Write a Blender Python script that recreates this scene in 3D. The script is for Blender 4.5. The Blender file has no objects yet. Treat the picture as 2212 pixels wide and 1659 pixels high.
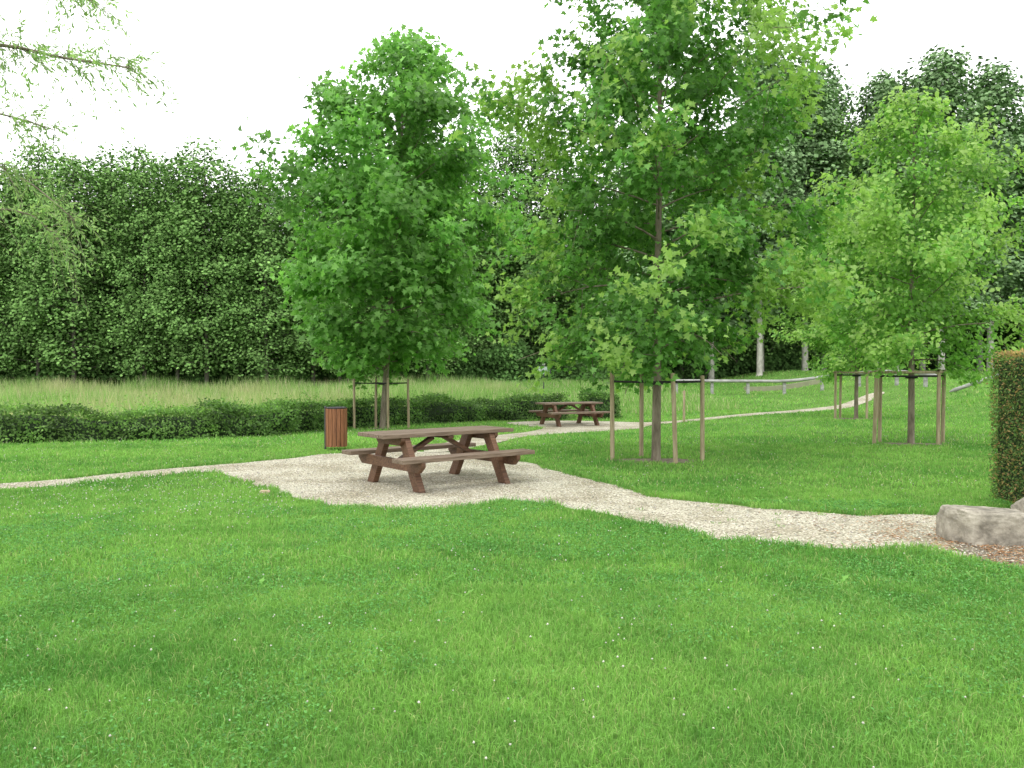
import bpy, math, numpy as np
from mathutils import Vector, Matrix
rng = np.random.default_rng(7)
scene = bpy.context.scene
coll = scene.collection

# ------------------------------------------------------------------ helpers
class MB:
    def __init__(s):
        s.V=[];s.F=[];s.M=[];s.C=[];s.n=0
    def add(s, v, f, col=(1,1,1), mat=0):
        v=np.asarray(v,dtype=np.float32).reshape(-1,3)
        s.V.append(v)
        c=np.asarray(col,dtype=np.float32)
        if c.ndim==1: c=np.tile(c,(len(v),1))
        s.C.append(c)
        if isinstance(f,np.ndarray): f=[f]
        else:
            d={}
            for q in f: d.setdefault(len(q),[]).append(q)
            f=[np.array(x) for x in d.values()]
        for q in f:
            s.F.append(q.astype(np.int32)+s.n); s.M.append(np.full(len(q),mat,dtype=np.int32))
        s.n+=len(v)
    def mesh(s,name,mats,smooth=False):
        me=bpy.data.meshes.new(name)
        V=np.concatenate(s.V); C=np.concatenate(s.C); M=np.concatenate(s.M)
        L=np.concatenate([q.ravel() for q in s.F])
        T=np.concatenate([np.full(len(q),q.shape[1],dtype=np.int32) for q in s.F])
        S=np.concatenate([[0],np.cumsum(T)[:-1]]).astype(np.int32)
        me.vertices.add(len(V)); me.vertices.foreach_set("co",V.ravel())
        me.loops.add(len(L)); me.loops.foreach_set("vertex_index",L)
        me.polygons.add(len(T)); me.polygons.foreach_set("loop_start",S)
        try: me.polygons.foreach_set("loop_total",T)
        except Exception: pass
        for m in mats: me.materials.append(m)
        me.polygons.foreach_set("material_index",M)
        me.polygons.foreach_set("use_smooth",np.full(len(T),smooth))
        a=me.color_attributes.new("col",'FLOAT_COLOR','POINT')
        c4=np.ones((len(V),4),dtype=np.float32); c4[:,:3]=C
        a.data.foreach_set("color",c4.ravel())
        me.update(calc_edges=True); me.validate()
        return me
    def obj(s,name,mats,parent=None,smooth=False,loc=None):
        o=bpy.data.objects.new(name,s.mesh(name,mats,smooth))
        coll.objects.link(o)
        if parent: o.parent=parent
        if loc is not None: o.location=loc
        return o

def empty(name,loc,label,cat,group=None,rot=0,scale=1):
    e=bpy.data.objects.new(name,None); coll.objects.link(e)
    e.empty_display_size=0.3; e.location=loc; e.rotation_euler=(0,0,rot); e.scale=(scale,)*3
    tag(e,label,cat,group); return e
def tag(o,label,cat,group=None,kind=None):
    o["label"]=label; o["category"]=cat
    if group: o["group"]=group
    if kind: o["kind"]=kind

def sstep(a,b,x):
    t=np.clip((np.asarray(x,dtype=float)-a)/(b-a),0,1); return t*t*(3-2*t)
def vnoise(x,y,seed=0.0):
    x=np.asarray(x,dtype=float);y=np.asarray(y,dtype=float)
    xi=np.floor(x);yi=np.floor(y);fx=x-xi;fy=y-yi
    fx=fx*fx*(3-2*fx);fy=fy*fy*(3-2*fy)
    def h(a,b):
        v=np.sin(a*127.1+b*311.7+seed*17.3)*43758.5453; return v-np.floor(v)
    return (h(xi,yi)*(1-fx)+h(xi+1,yi)*fx)*(1-fy)+(h(xi,yi+1)*(1-fx)+h(xi+1,yi+1)*fx)*fy
def H(x,y):
    x=np.asarray(x,dtype=float);y=np.asarray(y,dtype=float)
    dip=-0.22*sstep(17,25,y)*(1-sstep(30,38,y))*(1-sstep(4,10,x))
    return dip+0.9*sstep(30,60,y)+0.7*sstep(14,20,x)*sstep(24,33,y)
def norm(a): return a/np.maximum(np.linalg.norm(a,axis=-1,keepdims=True),1e-9)
def inpoly(x,y,poly):
    r=np.zeros(x.shape,bool); n=len(poly); j=n-1
    for i in range(n):
        xi,yi=poly[i];xj,yj=poly[j]
        c=((yi>y)!=(yj>y))&(x<(xj-xi)*(y-yi)/((yj-yi)+1e-12)+xi)
        r^=c; j=i
    return r
def smoothline(pts,k=8,closed=False):
    P=np.array(pts,dtype=float); n=len(P); out=[]
    m=n if closed else n-1
    for i in range(m):
        if closed: p0,p1,p2,p3=P[(i-1)%n],P[i],P[(i+1)%n],P[(i+2)%n]
        else: p0,p1,p2,p3=P[max(i-1,0)],P[i],P[i+1],P[min(i+2,n-1)]
        for t in np.arange(k)/k:
            out.append(.5*((2*p1)+(-p0+p2)*t+(2*p0-5*p1+4*p2-p3)*t*t+(-p0+3*p1-3*p2+p3)*t**3))
    if not closed: out.append(P[-1])
    return np.array(out)

# ------------------------------------------------------------------ materials
def newmat(name):
    m=bpy.data.materials.new(name); m.use_nodes=True
    nt=m.node_tree; b=nt.nodes["Principled BSDF"]; return m,nt,b
def leafmat(name,trans=0.35,rough=0.5,spec=0.3):
    m,nt,b=newmat(name); N=nt.nodes;L=nt.links
    a=N.new("ShaderNodeAttribute"); a.attribute_name="col"
    b.inputs["Roughness"].default_value=rough; b.inputs["Specular IOR Level"].default_value=spec
    L.new(a.outputs["Color"],b.inputs["Base Color"])
    if trans>0:
        t=N.new("ShaderNodeBsdfTranslucent")
        g=N.new("ShaderNodeMix"); g.data_type='RGBA'; g.blend_type='MULTIPLY'; g.inputs[0].default_value=1
        g.inputs[7].default_value=(1.2,1.35,0.85,1)
        L.new(a.outputs["Color"],g.inputs[6]); L.new(g.outputs[2],t.inputs["Color"])
        mx=N.new("ShaderNodeMixShader"); mx.inputs[0].default_value=trans
        L.new(b.outputs[0],mx.inputs[1]);L.new(t.outputs[0],mx.inputs[2])
        L.new(mx.outputs[0],N["Material Output"].inputs["Surface"])
    return m
def noisemat(name,cols,scale=5,stretch=(1,1,1),rough=.8,bump=.3,bscale=30,detail=6,coord="Object",bdist=0.01,spec=.3):
    m,nt,b=newmat(name);N=nt.nodes;L=nt.links
    tc=N.new("ShaderNodeTexCoord");mp=N.new("ShaderNodeMapping");mp.inputs["Scale"].default_value=stretch
    L.new(tc.outputs[coord],mp.inputs[0])
    n=N.new("ShaderNodeTexNoise");n.inputs["Scale"].default_value=scale;n.inputs["Detail"].default_value=detail
    n.inputs["Roughness"].default_value=.65
    L.new(mp.outputs[0],n.inputs["Vector"])
    r=N.new("ShaderNodeValToRGB"); el=r.color_ramp.elements
    el[0].position=.3;el[1].position=.7
    el[0].color=(*cols[0],1);el[1].color=(*cols[-1],1)
    for i,c in enumerate(cols[1:-1]):
        e=el.new(.3+.4*(i+1)/(len(cols)-1));e.color=(*c,1)
    L.new(n.outputs["Fac"],r.inputs[0]);L.new(r.outputs[0],b.inputs["Base Color"])
    n2=N.new("ShaderNodeTexNoise");n2.inputs["Scale"].default_value=bscale;n2.inputs["Detail"].default_value=6
    L.new(mp.outputs[0],n2.inputs["Vector"])
    bp=N.new("ShaderNodeBump");bp.inputs["Strength"].default_value=bump;bp.inputs["Distance"].default_value=bdist
    L.new(n2.outputs["Fac"],bp.inputs["Height"]);L.new(bp.outputs[0],b.inputs["Normal"])
    b.inputs["Roughness"].default_value=rough;b.inputs["Specular IOR Level"].default_value=spec
    return m
def plain(name,col,rough=.6,metal=0):
    m,nt,b=newmat(name);b.inputs["Base Color"].default_value=(*col,1);b.inputs["Roughness"].default_value=rough
    b.inputs["Metallic"].default_value=metal;return m

M_grass=leafmat("grass_blade",.38,.6,.15)
M_leaf=leafmat("leaf",.48,.45,.28)
M_bgleaf=leafmat("woodland_leaf",0,.7,.06)
M_bark=noisemat("bark",[(.08,.065,.045),(.19,.16,.115),(.28,.25,.19)],scale=9,stretch=(1,1,.25),bump=.6,bscale=22)
M_barkpale=noisemat("pale_bark",[(.20,.20,.17),(.40,.39,.34),(.52,.51,.45)],scale=5,stretch=(1,1,.5),bump=.5,bscale=12)
M_barkdark=noisemat("dark_bark",[(.07,.065,.05),(.17,.155,.125)],scale=6,bump=.4)
M_stake=noisemat("weathered_stake_wood",[(.20,.16,.09),(.33,.27,.17),(.43,.37,.25)],scale=8,stretch=(3,3,.3),bump=.5,bscale=30)
M_strap=plain("rubber_strap",(.015,.015,.014),.7)
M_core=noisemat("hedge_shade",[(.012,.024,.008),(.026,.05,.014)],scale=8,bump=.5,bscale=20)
M_soil=noisemat("soil_mulch",[(.09,.075,.05),(.19,.16,.11),(.32,.28,.20)],scale=14,bump=1,bscale=60,bdist=.02)
M_rock=noisemat("rock",[(.11,.10,.08),(.28,.255,.205),(.45,.415,.34)],scale=6,bump=.8,bscale=20,bdist=.02)
M_wall=noisemat("beige_wall",[(.20,.21,.13),(.28,.28,.18)],scale=3,bump=.2)
M_railwood=noisemat("grey_rail_wood",[(.18,.18,.17),(.30,.30,.285),(.42,.42,.40)],scale=4,stretch=(.5,.5,2),bump=.4)
M_black=plain("black_plastic",(.012,.012,.013),.35)
M_metal=plain("dark_metal",(.08,.08,.08),.5,.6)

def woodmat(name,c):
    m=noisemat(name,c,scale=5,stretch=(.6,9,9),rough=.55,bump=.4,bscale=14,bdist=.005,spec=.35); return m
M_wood=woodmat("stained_brown_wood",[(.050,.025,.013),(.12,.060,.033),(.19,.105,.060)])
M_top=woodmat("worn_table_top_wood",[(.075,.050,.034),(.165,.118,.082),(.26,.20,.15)])
M_bin=noisemat("red_brown_slat_wood",[(.11,.045,.02),(.215,.09,.04),(.31,.14,.07)],scale=5,stretch=(8,8,.6),rough=.6,bump=.3,bscale=14)

def groundmat():
    m,nt,b=newmat("ground_turf");N=nt.nodes;L=nt.links
    tc=N.new("ShaderNodeTexCoord")
    n1=N.new("ShaderNodeTexNoise");n1.inputs["Scale"].default_value=.8;n1.inputs["Detail"].default_value=5
    n2=N.new("ShaderNodeTexNoise");n2.inputs["Scale"].default_value=26;n2.inputs["Detail"].default_value=8;n2.inputs["Roughness"].default_value=.75
    for n in(n1,n2):L.new(tc.outputs["Object"],n.inputs["Vector"])
    r1=N.new("ShaderNodeValToRGB");e=r1.color_ramp.elements
    e[0].position=.3;e[0].color=(.10,.21,.045,1);e[1].position=.7;e[1].color=(.16,.30,.07,1)
    r2=N.new("ShaderNodeValToRGB");e=r2.color_ramp.elements
    e[0].position=.3;e[0].color=(.4,.4,.4,1);e[1].position=.72;e[1].color=(1.25,1.25,1.1,1)
    L.new(n1.outputs["Fac"],r1.inputs[0]);L.new(n2.outputs["Fac"],r2.inputs[0])
    mx=N.new("ShaderNodeMix");mx.data_type='RGBA';mx.blend_type='MULTIPLY';mx.inputs[0].default_value=1
    L.new(r1.outputs[0],mx.inputs[6]);L.new(r2.outputs[0],mx.inputs[7]);L.new(mx.outputs[2],b.inputs["Base Color"])
    bp=N.new("ShaderNodeBump");bp.inputs["Strength"].default_value=.6;bp.inputs["Distance"].default_value=.03
    L.new(n2.outputs["Fac"],bp.inputs["Height"]);L.new(bp.outputs[0],b.inputs["Normal"])
    b.inputs["Roughness"].default_value=.9;b.inputs["Specular IOR Level"].default_value=.1
    return m
def gravelmat():
    m,nt,b=newmat("gravel");N=nt.nodes;L=nt.links
    tc=N.new("ShaderNodeTexCoord")
    v=N.new("ShaderNodeTexVoronoi");v.inputs["Scale"].default_value=48
    n=N.new("ShaderNodeTexNoise");n.inputs["Scale"].default_value=1.2;n.inputs["Detail"].default_value=7
    for q in(v,n):L.new(tc.outputs["Object"],q.inputs["Vector"])
    r=N.new("ShaderNodeValToRGB");e=r.color_ramp.elements
    e[0].position=0;e[0].color=(.23,.215,.165,1);e[1].position=1;e[1].color=(.71,.68,.575,1)
    x=r.color_ramp.elements.new(.35);x.color=(.50,.475,.385,1)
    s=N.new("ShaderNodeSeparateColor");L.new(v.outputs["Color"],s.inputs[0]);L.new(s.outputs[0],r.inputs[0])
    r2=N.new("ShaderNodeValToRGB");e=r2.color_ramp.elements
    e[0].position=.32;e[0].color=(.66,.63,.54,1);e[1].position=.6;e[1].color=(1.02,1.02,.98,1)
    L.new(n.outputs["Fac"],r2.inputs[0])
    r3=N.new("ShaderNodeValToRGB");e=r3.color_ramp.elements
    e[0].position=.35;e[0].color=(1,1,1,1);e[1].position=.9;e[1].color=(.38,.36,.31,1)
    L.new(v.outputs["Distance"],r3.inputs[0])
    a=N.new("ShaderNodeMix");a.data_type='RGBA';a.blend_type='MULTIPLY';a.inputs[0].default_value=1
    L.new(r.outputs[0],a.inputs[6]);L.new(r2.outputs[0],a.inputs[7])
    c=N.new("ShaderNodeMix");c.data_type='RGBA';c.blend_type='MULTIPLY';c.inputs[0].default_value=1
    L.new(a.outputs[2],c.inputs[6]);L.new(r3.outputs[0],c.inputs[7]);L.new(c.outputs[2],b.inputs["Base Color"])
    bp=N.new("ShaderNodeBump");bp.inputs["Strength"].default_value=.8;bp.inputs["Distance"].default_value=.012;bp.invert=True
    L.new(v.outputs["Distance"],bp.inputs["Height"]);L.new(bp.outputs[0],b.inputs["Normal"])
    b.inputs["Roughness"].default_value=.85;b.inputs["Specular IOR Level"].default_value=.2
    return m
M_ground=groundmat();M_gravel=gravelmat()
def attrmat(name,rough=.8):
    m,nt,b=newmat(name);a=nt.nodes.new("ShaderNodeAttribute");a.attribute_name="col"
    nt.links.new(a.outputs["Color"],b.inputs["Base Color"]);b.inputs["Roughness"].default_value=rough
    b.inputs["Specular IOR Level"].default_value=.25
    return m
M_attr=attrmat("scattered_bits")

# ------------------------------------------------------------------ ground
def axis(a,b,step,far):
    core=np.arange(a,b+1e-6,step)
    ext=[];d=step
    x=b
    while x<far: d*=1.35;x+=d;ext.append(x)
    ext2=[];d=step;x=a
    while x>-far: d*=1.35;x-=d;ext2.append(x)
    return np.concatenate([ext2[::-1],core,ext])
gx=axis(-25,30,.5,700);gy=axis(-5,62,.5,900)
X,Y=np.meshgrid(gx,gy);Z=H(X,Y)
nx,ny=len(gx),len(gy)
idx=np.arange(nx*ny).reshape(ny,nx)
F=np.stack([idx[:-1,:-1],idx[:-1,1:],idx[1:,1:],idx[1:,:-1]],-1).reshape(-1,4)
mb=MB();mb.add(np.stack([X,Y,Z],-1).reshape(-1,3),F)
o=mb.obj("ground",[M_ground],smooth=True);tag(o,"gently rolling turf ground of the park","ground",kind="structure")

near_poly=smoothline([(-13,8.9),(-7.07,11.1),(-6.18,11.83),(-5.57,12.45),(-4.84,12.95),(-3.65,11.46),(-2.6,10.1),(-1.92,9.62),(-1.23,9.45),(-.55,9.66),(.03,10.2),(.63,9.64),(1.17,9.03),(1.57,8.42),(2.0,7.85),(2.52,7.5),(3.19,7.42),(3.8,7.3),(4.4,6.5),(6.5,6.2),(7.5,7.2),(6.5,8.6),(4.79,9.12),(4.16,9.05),(3.45,9.3),(2.87,9.7),(2.28,10.05),(1.8,10.6),(1.44,11.6),(.84,12.8),(.3,14.2),(-.2,15.1),(-1.0,16.0),(-2.2,16.3),(-3.5,15.9),(-4.37,14.75),(-5.09,14.05),(-5.93,13.26),(-6.56,12.56),(-7.45,11.7),(-13,9.6)],6,True)
near_poly+=np.stack([(vnoise(near_poly[:,0]*3,near_poly[:,1]*3,1)-.5)*.14,(vnoise(near_poly[:,0]*3,near_poly[:,1]*3,2)-.5)*.14],1)
def flatpoly(name,poly,z,mat):
    me=bpy.data.meshes.new(name)
    me.from_pydata([(p[0],p[1],z) for p in poly],[],[list(range(len(poly)))]);me.materials.append(mat)
    o=bpy.data.objects.new(name,me);coll.objects.link(o)
    if me.polygons[0].normal.z<0: me.flip_normals()
    return o
o=flatpoly("gravel_path",near_poly,.005,M_gravel);tag(o,"pale gravel path widening into a picnic pad","path",kind="structure")

def draped(name,poly,off,mat,label,step=.4):
    import bmesh
    bm=bmesh.new();vs=[bm.verts.new((p[0],p[1],0)) for p in poly];bm.faces.new(vs)
    x0,y0=poly.min(0);x1,y1=poly.max(0)
    for x in np.arange(np.floor(x0/step)*step,x1,step):
        bmesh.ops.bisect_plane(bm,geom=bm.verts[:]+bm.edges[:]+bm.faces[:],plane_co=(x+.01,0,0),plane_no=(1,0,0))
    for y in np.arange(np.floor(y0/step)*step,y1,step):
        bmesh.ops.bisect_plane(bm,geom=bm.verts[:]+bm.edges[:]+bm.faces[:],plane_co=(0,y+.01,0),plane_no=(0,1,0))
    for v in bm.verts: v.co.z=float(H(v.co.x,v.co.y))+off
    bm.normal_update()
    me=bpy.data.meshes.new(name);bm.to_mesh(me);bm.free();me.materials.append(mat)
    if me.polygons[0].normal.z<0: me.flip_normals()
    o=bpy.data.objects.new(name,me);coll.objects.link(o);tag(o,label,"path",kind="structure");return o
far_poly=smoothline([(-1.2,16.35),(-.3,18.5),(.3,21.2),(1.15,22.9),(2.2,24.1),(4.0,25.6),(5.0,27.4),(8.3,29.2),(11.5,31.5),(14.6,34.5),(17.5,37.7),(16.9,38.2),(14.0,35.2),(11.0,32.3),(8,30.1),(5.2,28.6),(3.3,29.4),(1.5,29.7),(-.1,28.7),(.1,27.4),(1.0,26.1),(.5,24.3),(-.4,22.4),(-1.2,20),(-1.8,16.4)],5,True)
draped("gravel_path",far_poly,.012,M_gravel,"pale gravel path running past the second picnic table")

# ------------------------------------------------------------------ hedge line
hedge_line=smoothline([(-24,13.2),(-16,16.2),(-11.8,18.6),(-8.6,20.2),(-7.2,22.2),(-6.2,25.5),(-3.9,28.0),(-.8,30.0),(2.0,30.9)],8)
def hedge_y(x):
    o=np.argsort(hedge_line[:,0]);return np.interp(x,hedge_line[o,0],hedge_line[o,1])

# ------------------------------------------------------------------ grass
tree_rings=[(2.62,14.6,.85,.42),(8.9,17.9,.7,.38),(-4.2,25.7,.5,.35),(11.6,27.3,.8,.4)]
def region(x,y):
    n=(vnoise(x*4,y*4,3)-.5)*.3
    ok=~inpoly(x+n*.6,y+n*.7,near_poly)
    ok&=~inpoly(x+n,y+n,far_poly)
    for cx,cy,a,b in tree_rings: ok&=((x-cx)/a)**2+((y-cy)/b)**2>.75+n*4
    return ok
def blades(mb,x,y,h,w,lean,cd,tip=1.25,simple=False,zs=None):
    n=len(x);z=H(x,y) if zs is None else zs
    yaw=rng.uniform(0,2*np.pi,n);la=rng.uniform(0,2*np.pi,n)
    dx,dy=np.cos(yaw)*w/2,np.sin(yaw)*w/2
    lx,ly=np.cos(la)*lean*h,np.sin(la)*lean*h
    if simple:
        v=np.stack([np.stack([x-dx,y-dy,z-.01],1),np.stack([x+dx,y+dy,z-.01],1),np.stack([x+lx,y+ly,z+h],1)],1)
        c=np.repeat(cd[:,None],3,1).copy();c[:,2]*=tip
        f=np.arange(n*3).reshape(n,3);mb.add(v.reshape(-1,3),f,c.reshape(-1,3))
    else:
        m=.55
        v=np.stack([np.stack([x-dx,y-dy,z-.01],1),np.stack([x+dx,y+dy,z-.01],1),
            np.stack([x+dx*.8+lx*.3,y+dy*.8+ly*.3,z+h*m],1),np.stack([x-dx*.8+lx*.3,y-dy*.8+ly*.3,z+h*m],1),
            np.stack([x+lx,y+ly,z+h*(1-.35*lean)],1)],1)
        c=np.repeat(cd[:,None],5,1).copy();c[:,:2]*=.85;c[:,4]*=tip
        b=np.arange(n)[:,None]*5
        mb.add(v.reshape(-1,3),b+np.array([0,1,2,3]),c.reshape(-1,3))
        mb.F.append((b+np.array([3,2,4])).astype(np.int32)+mb.n-n*5);mb.M.append(np.zeros(n,np.int32))
def grasscol(x,y,n):
    a=vnoise(x*.7,y*.7,5)*.45+vnoise(x*2.3,y*2.3,6)*.3+vnoise(x*7,y*7,8)*.25
    a=np.clip((a-.28)/.44,0,1)[:,None]
    c=np.array([.118,.290,.058])*(1-a)+np.array([.240,.445,.100])*a
    c=c*rng.uniform(.7,1.25,(n,1))
    yl=rng.random(n)<.08;c[yl]=np.array([.42,.49,.20])*rng.uniform(.7,1.1,(yl.sum(),1))
    return c
def clover(x,y): return vnoise(x*.9+3,y*.9,81)*.6+vnoise(x*2.7,y*2.7,82)*.4
mb=MB()
def zone(y0,y1,n,h,w,simple=False,xmin=None):
    y=np.sqrt(rng.uniform(y0**2,y1**2,n));x=rng.uniform(-1,1,n)*(.74*y+1.0)
    ok=region(x,y)&~((x<2.4)&(y>hedge_y(x)-.2))
    if y1>30: ok&=~((x<9.5)&(y>33))
    x,y=x[ok],y[ok];n=len(x)
    hh=h*rng.uniform(.5,1.3,n)*(.5+1.0*vnoise(x*1.3,y*1.3,9)*.6+.4*vnoise(x*5,y*5,10))
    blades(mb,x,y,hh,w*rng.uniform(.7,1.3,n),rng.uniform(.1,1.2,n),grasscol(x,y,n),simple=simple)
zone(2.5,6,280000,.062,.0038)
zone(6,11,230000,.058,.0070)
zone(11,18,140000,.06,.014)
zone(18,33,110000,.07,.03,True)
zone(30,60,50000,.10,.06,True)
e=near_poly[rng.integers(0,len(near_poly),8000)]+rng.normal(0,.10,(8000,2))
ok=region(e[:,0],e[:,1])&(e[:,1]<16);e=e[ok]
blades(mb,e[:,0],e[:,1],rng.uniform(.05,.13,len(e)),rng.uniform(.006,.012,len(e)),rng.uniform(.3,1,len(e)),grasscol(e[:,0],e[:,1],len(e))*.92)
for k in range(150):
    if k<14:
        cx,cy=rng.uniform(.5,4.2),rng.uniform(8.4,10.2);m=16;s=.03;hm=.05
    else:
        cx,cy=(rng.uniform(1.6,4.8),rng.uniform(9.2,11.2)) if k<75 else (rng.uniform(-6,6),rng.uniform(3.2,9));m=50;s=.05;hm=.12
    x=cx+rng.normal(0,s,m);y=cy+rng.normal(0,s,m)
    if k>=14:
        q=region(x,y);x,y=x[q],y[q];m=len(x)
        if m==0: continue
    blades(mb,x,y,rng.uniform(.4,1,m)*hm,rng.uniform(.004,.008,m),rng.uniform(.3,1.2,m),grasscol(x,y,m)*np.array([1,1.02,.9]))
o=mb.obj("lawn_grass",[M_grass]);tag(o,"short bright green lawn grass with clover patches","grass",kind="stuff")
# meadow
mb=MB()
n=200000;y=rng.uniform(14,56,n);x=rng.uniform(-46,14,n)
ok=((y>hedge_y(x)+.5)&(x<2.4))|((x>=2.4)&(y>32.5)&(x<9.5+rng.normal(0,.6,n)));ok&=np.abs(x)<.78*y+2
x,y=x[ok],y[ok];n=len(x)
a=vnoise(x*.25,y*.4,11)*.6+vnoise(x*1.1,y*1.1,12)*.4
green=np.clip((a-.25)/.35+sstep(-4,5,x)*.9,0,1)[:,None]
c=(np.array([.41,.42,.22])*(1-green)+np.array([.21,.36,.10])*green)*rng.uniform(.7,1.25,(n,1))
s=rng.random(n)<.13;c[s]=np.array([.54,.47,.34])*rng.uniform(.7,1.1,(s.sum(),1))
hh=rng.uniform(.35,.95,n)*(1-.62*sstep(-6,2,x))*(.45+.9*vnoise(x*.4,y*.4,13))
blades(mb,x,y,hh,rng.uniform(.015,.045,n),rng.uniform(.05,.6,n),c,tip=1.3,simple=True)
o=mb.obj("meadow_grass",[M_grass]);tag(o,"tall uncut meadow grass with straw seed heads","grass",kind="stuff")

def octa(mb,P,s,col,flat=1.0):
    base=np.array([[1,0,0],[-1,0,0],[0,1,0],[0,-1,0],[0,0,1],[0,0,-1]],float)
    n=len(P);v=base[None]*rng.uniform(.6,1.2,(n,6,3))
    th=rng.uniform(0,6.28,n);c_,s_=np.cos(th)[:,None],np.sin(th)[:,None]
    vx=v[...,0]*c_-v[...,1]*s_;vy=v[...,0]*s_+v[...,1]*c_
    v=np.stack([vx,vy,v[...,2]*flat],-1)*s[:,None,None]+P[:,None]
    f=np.array([[0,2,4],[2,1,4],[1,3,4],[3,0,4],[2,0,5],[1,2,5],[3,1,5],[0,3,5]])
    F=(np.arange(n)[:,None,None]*6+f).reshape(-1,3)
    mb.add(v.reshape(-1,3),F,np.repeat(col,6,0))
mb=MB();n=4600
y=np.sqrt(rng.uniform(9,33**2,n));x=rng.uniform(-1,1,n)*(.7*y)
ok=region(x,y)&((vnoise(x*.5,y*.5,21)>.5)|(rng.random(n)<.25))&~((x<2.4)&(y>hedge_y(x)-.7));x,y=x[ok],y[ok]
x2=rng.uniform(-6.5,-2.5,550);y2=rng.uniform(8.6,12.2,550);k=region(x2,y2);x=np.r_[x,x2[k]];y=np.r_[y,y2[k]]
x3=rng.uniform(-3.2,2.5,40);y3=rng.uniform(3.3,6,40);x=np.r_[x,x3];y=np.r_[y,y3]
n=len(x);s=rng.uniform(.0045,.008,n)*(1+y*.03)
P=np.stack([x,y,H(x,y)+rng.uniform(.05,.075,n)],1)
octa(mb,P,s,np.array([.60,.59,.50])*rng.uniform(.65,1.05,(n,1)))
o=mb.obj("clover_flowers",[M_attr],smooth=True);tag(o,"tiny white clover and daisy heads in the lawn","flowers",kind="stuff")
mb=MB();n=26000;x=rng.uniform(-8,5.2,n);y=rng.uniform(7,16.4,n);k=inpoly(x,y,near_poly);x,y=x[k],y[k];n=len(x)
P=np.stack([x,y,np.full(n,.009)],1)
c=np.array([.62,.59,.50])*rng.uniform(.35,1.2,(n,1))+rng.normal(0,.015,(n,3))
octa(mb,P,rng.uniform(.005,.015,n),np.clip(c,.05,.8),.6)
o=mb.obj("loose_gravel",[M_attr]);tag(o,"loose pale gravel stones on the path","gravel",kind="stuff")
for i,(cx,cy,a,b) in enumerate(tree_rings):
    th=np.linspace(0,2*np.pi,40,endpoint=False);rr=1.0+.12*np.sin(th*3+i)+.06*np.sin(th*7)
    ring=np.stack([cx+a*rr*np.cos(th),cy+b*rr*np.sin(th),H(cx+a*rr*np.cos(th),cy+b*rr*np.sin(th))+.006],1)
    v=np.vstack([ring,[[cx,cy,float(H(cx,cy))+.03]]]);f=np.array([[j,(j+1)%40,40] for j in range(40)])
    mb=MB();mb.add(v,f);o=mb.obj("soil_patch",[M_soil],smooth=True);tag(o,"bare soil patch with mulch around a young tree","soil",kind="structure")
dirt=smoothline([(4.05,7.35),(4.4,6.5),(6,5.9),(8,6.5),(8,9.0),(5.6,9.2),(4.95,8.7),(4.6,8.0)],5,True)
dirt+=np.stack([(vnoise(dirt[:,0]*6,dirt[:,1]*6,4)-.5)*.3,(vnoise(dirt[:,0]*6,dirt[:,1]*6,6)-.5)*.3],1)
o=flatpoly("dirt",dirt,.010,M_soil);tag(o,"bare dirt strewn with dry needles under the hedge","soil",kind="structure")
mb=MB();n=7500;x=rng.normal(4.6,.7,n);y=rng.normal(7.5,.75,n);k=(x>2.6)&(y>6.0)&(inpoly(x,y,near_poly)|inpoly(x,y,dirt))&(vnoise(x*5,y*5,15)+rng.normal(0,.18,n)>.42);x,y=x[k],y[k];n=len(x)
th=rng.uniform(0,3.14,n);l=rng.uniform(.008,.026,n);w=.006
dx,dy=np.cos(th),np.sin(th);z=rng.uniform(.014,.026,n)
v=np.stack([np.stack([x-dx*l,y-dy*l,z],1),np.stack([x+dy*w,y-dx*w,z+.003],1),np.stack([x+dx*l,y+dy*l,z],1),np.stack([x-dy*w,y+dx*w,z+.003],1)],1)
cc=np.array([[.42,.20,.08],[.27,.15,.08],[.45,.29,.15]])[rng.integers(0,3,n)]
c=np.repeat(cc*rng.uniform(.5,1.3,(n,1)),4,0)
mb.add(v.reshape(-1,3),np.arange(n*4).reshape(n,4),c)
x=rng.uniform(4.0,5.6,2600);y=rng.uniform(6.2,8.6,2600);k=inpoly(x,y,dirt);x,y=x[k],y[k]
octa(mb,np.stack([x,y,np.full(len(x),.016)],1),rng.uniform(.005,.018,len(x)),np.array([.34,.31,.25])*rng.uniform(.4,1.6,(len(x),1)),.6)
o=mb.obj("dry_needles",[M_attr]);tag(o,"orange brown dry needles and grit on dirt","needles",kind="stuff")

# ------------------------------------------------------------------ leaves & trees
MAPLE=np.array([(0,0),(.05,-.45),(.35,-.26),(.55,-.55),(.62,-.2),(1,0),(.62,.2),(.55,.55),(.35,.26),(.05,.45)])
OVAL=np.array([(0,0),(.35,-.33),(.75,-.25),(1,0),(.75,.25),(.35,.33)])
CLUMP=np.array([(0,0),(.25,-.42),(.8,-.35),(1,.05),(.6,.42),(.25,.2)])
NARROW=np.array([(0,0),(.5,-.085),(1,0),(.5,.085)])
def leaves(mb,P,size,shape,out,col,up=.7,rnd=.6,droop=.4,mat=0,dirv=None):
    n=len(P)
    N=norm(up*np.array([0,0,1.])+.45*out+rnd*rng.normal(0,1,(n,3)))
    T=(out*.6+rng.normal(0,.7,(n,3))+np.array([0,0,-droop])) if dirv is None else dirv
    T=norm(T-N*np.sum(T*N,1,keepdims=True));B=np.cross(N,T)
    a=shape[:,0][None,:,None];b=shape[:,1][None,:,None]
    cv=-.22*a*a+.35*np.abs(b)*rng.uniform(-.3,1,(n,1,1))
    v=P[:,None]+size[:,None,None]*(a*T[:,None]+b*B[:,None]+cv*N[:,None])
    k=len(shape);mb.add(v.reshape(-1,3),np.arange(n*k).reshape(n,k),np.repeat(col,k,0),mat)
mb=MB();n=150000
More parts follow.
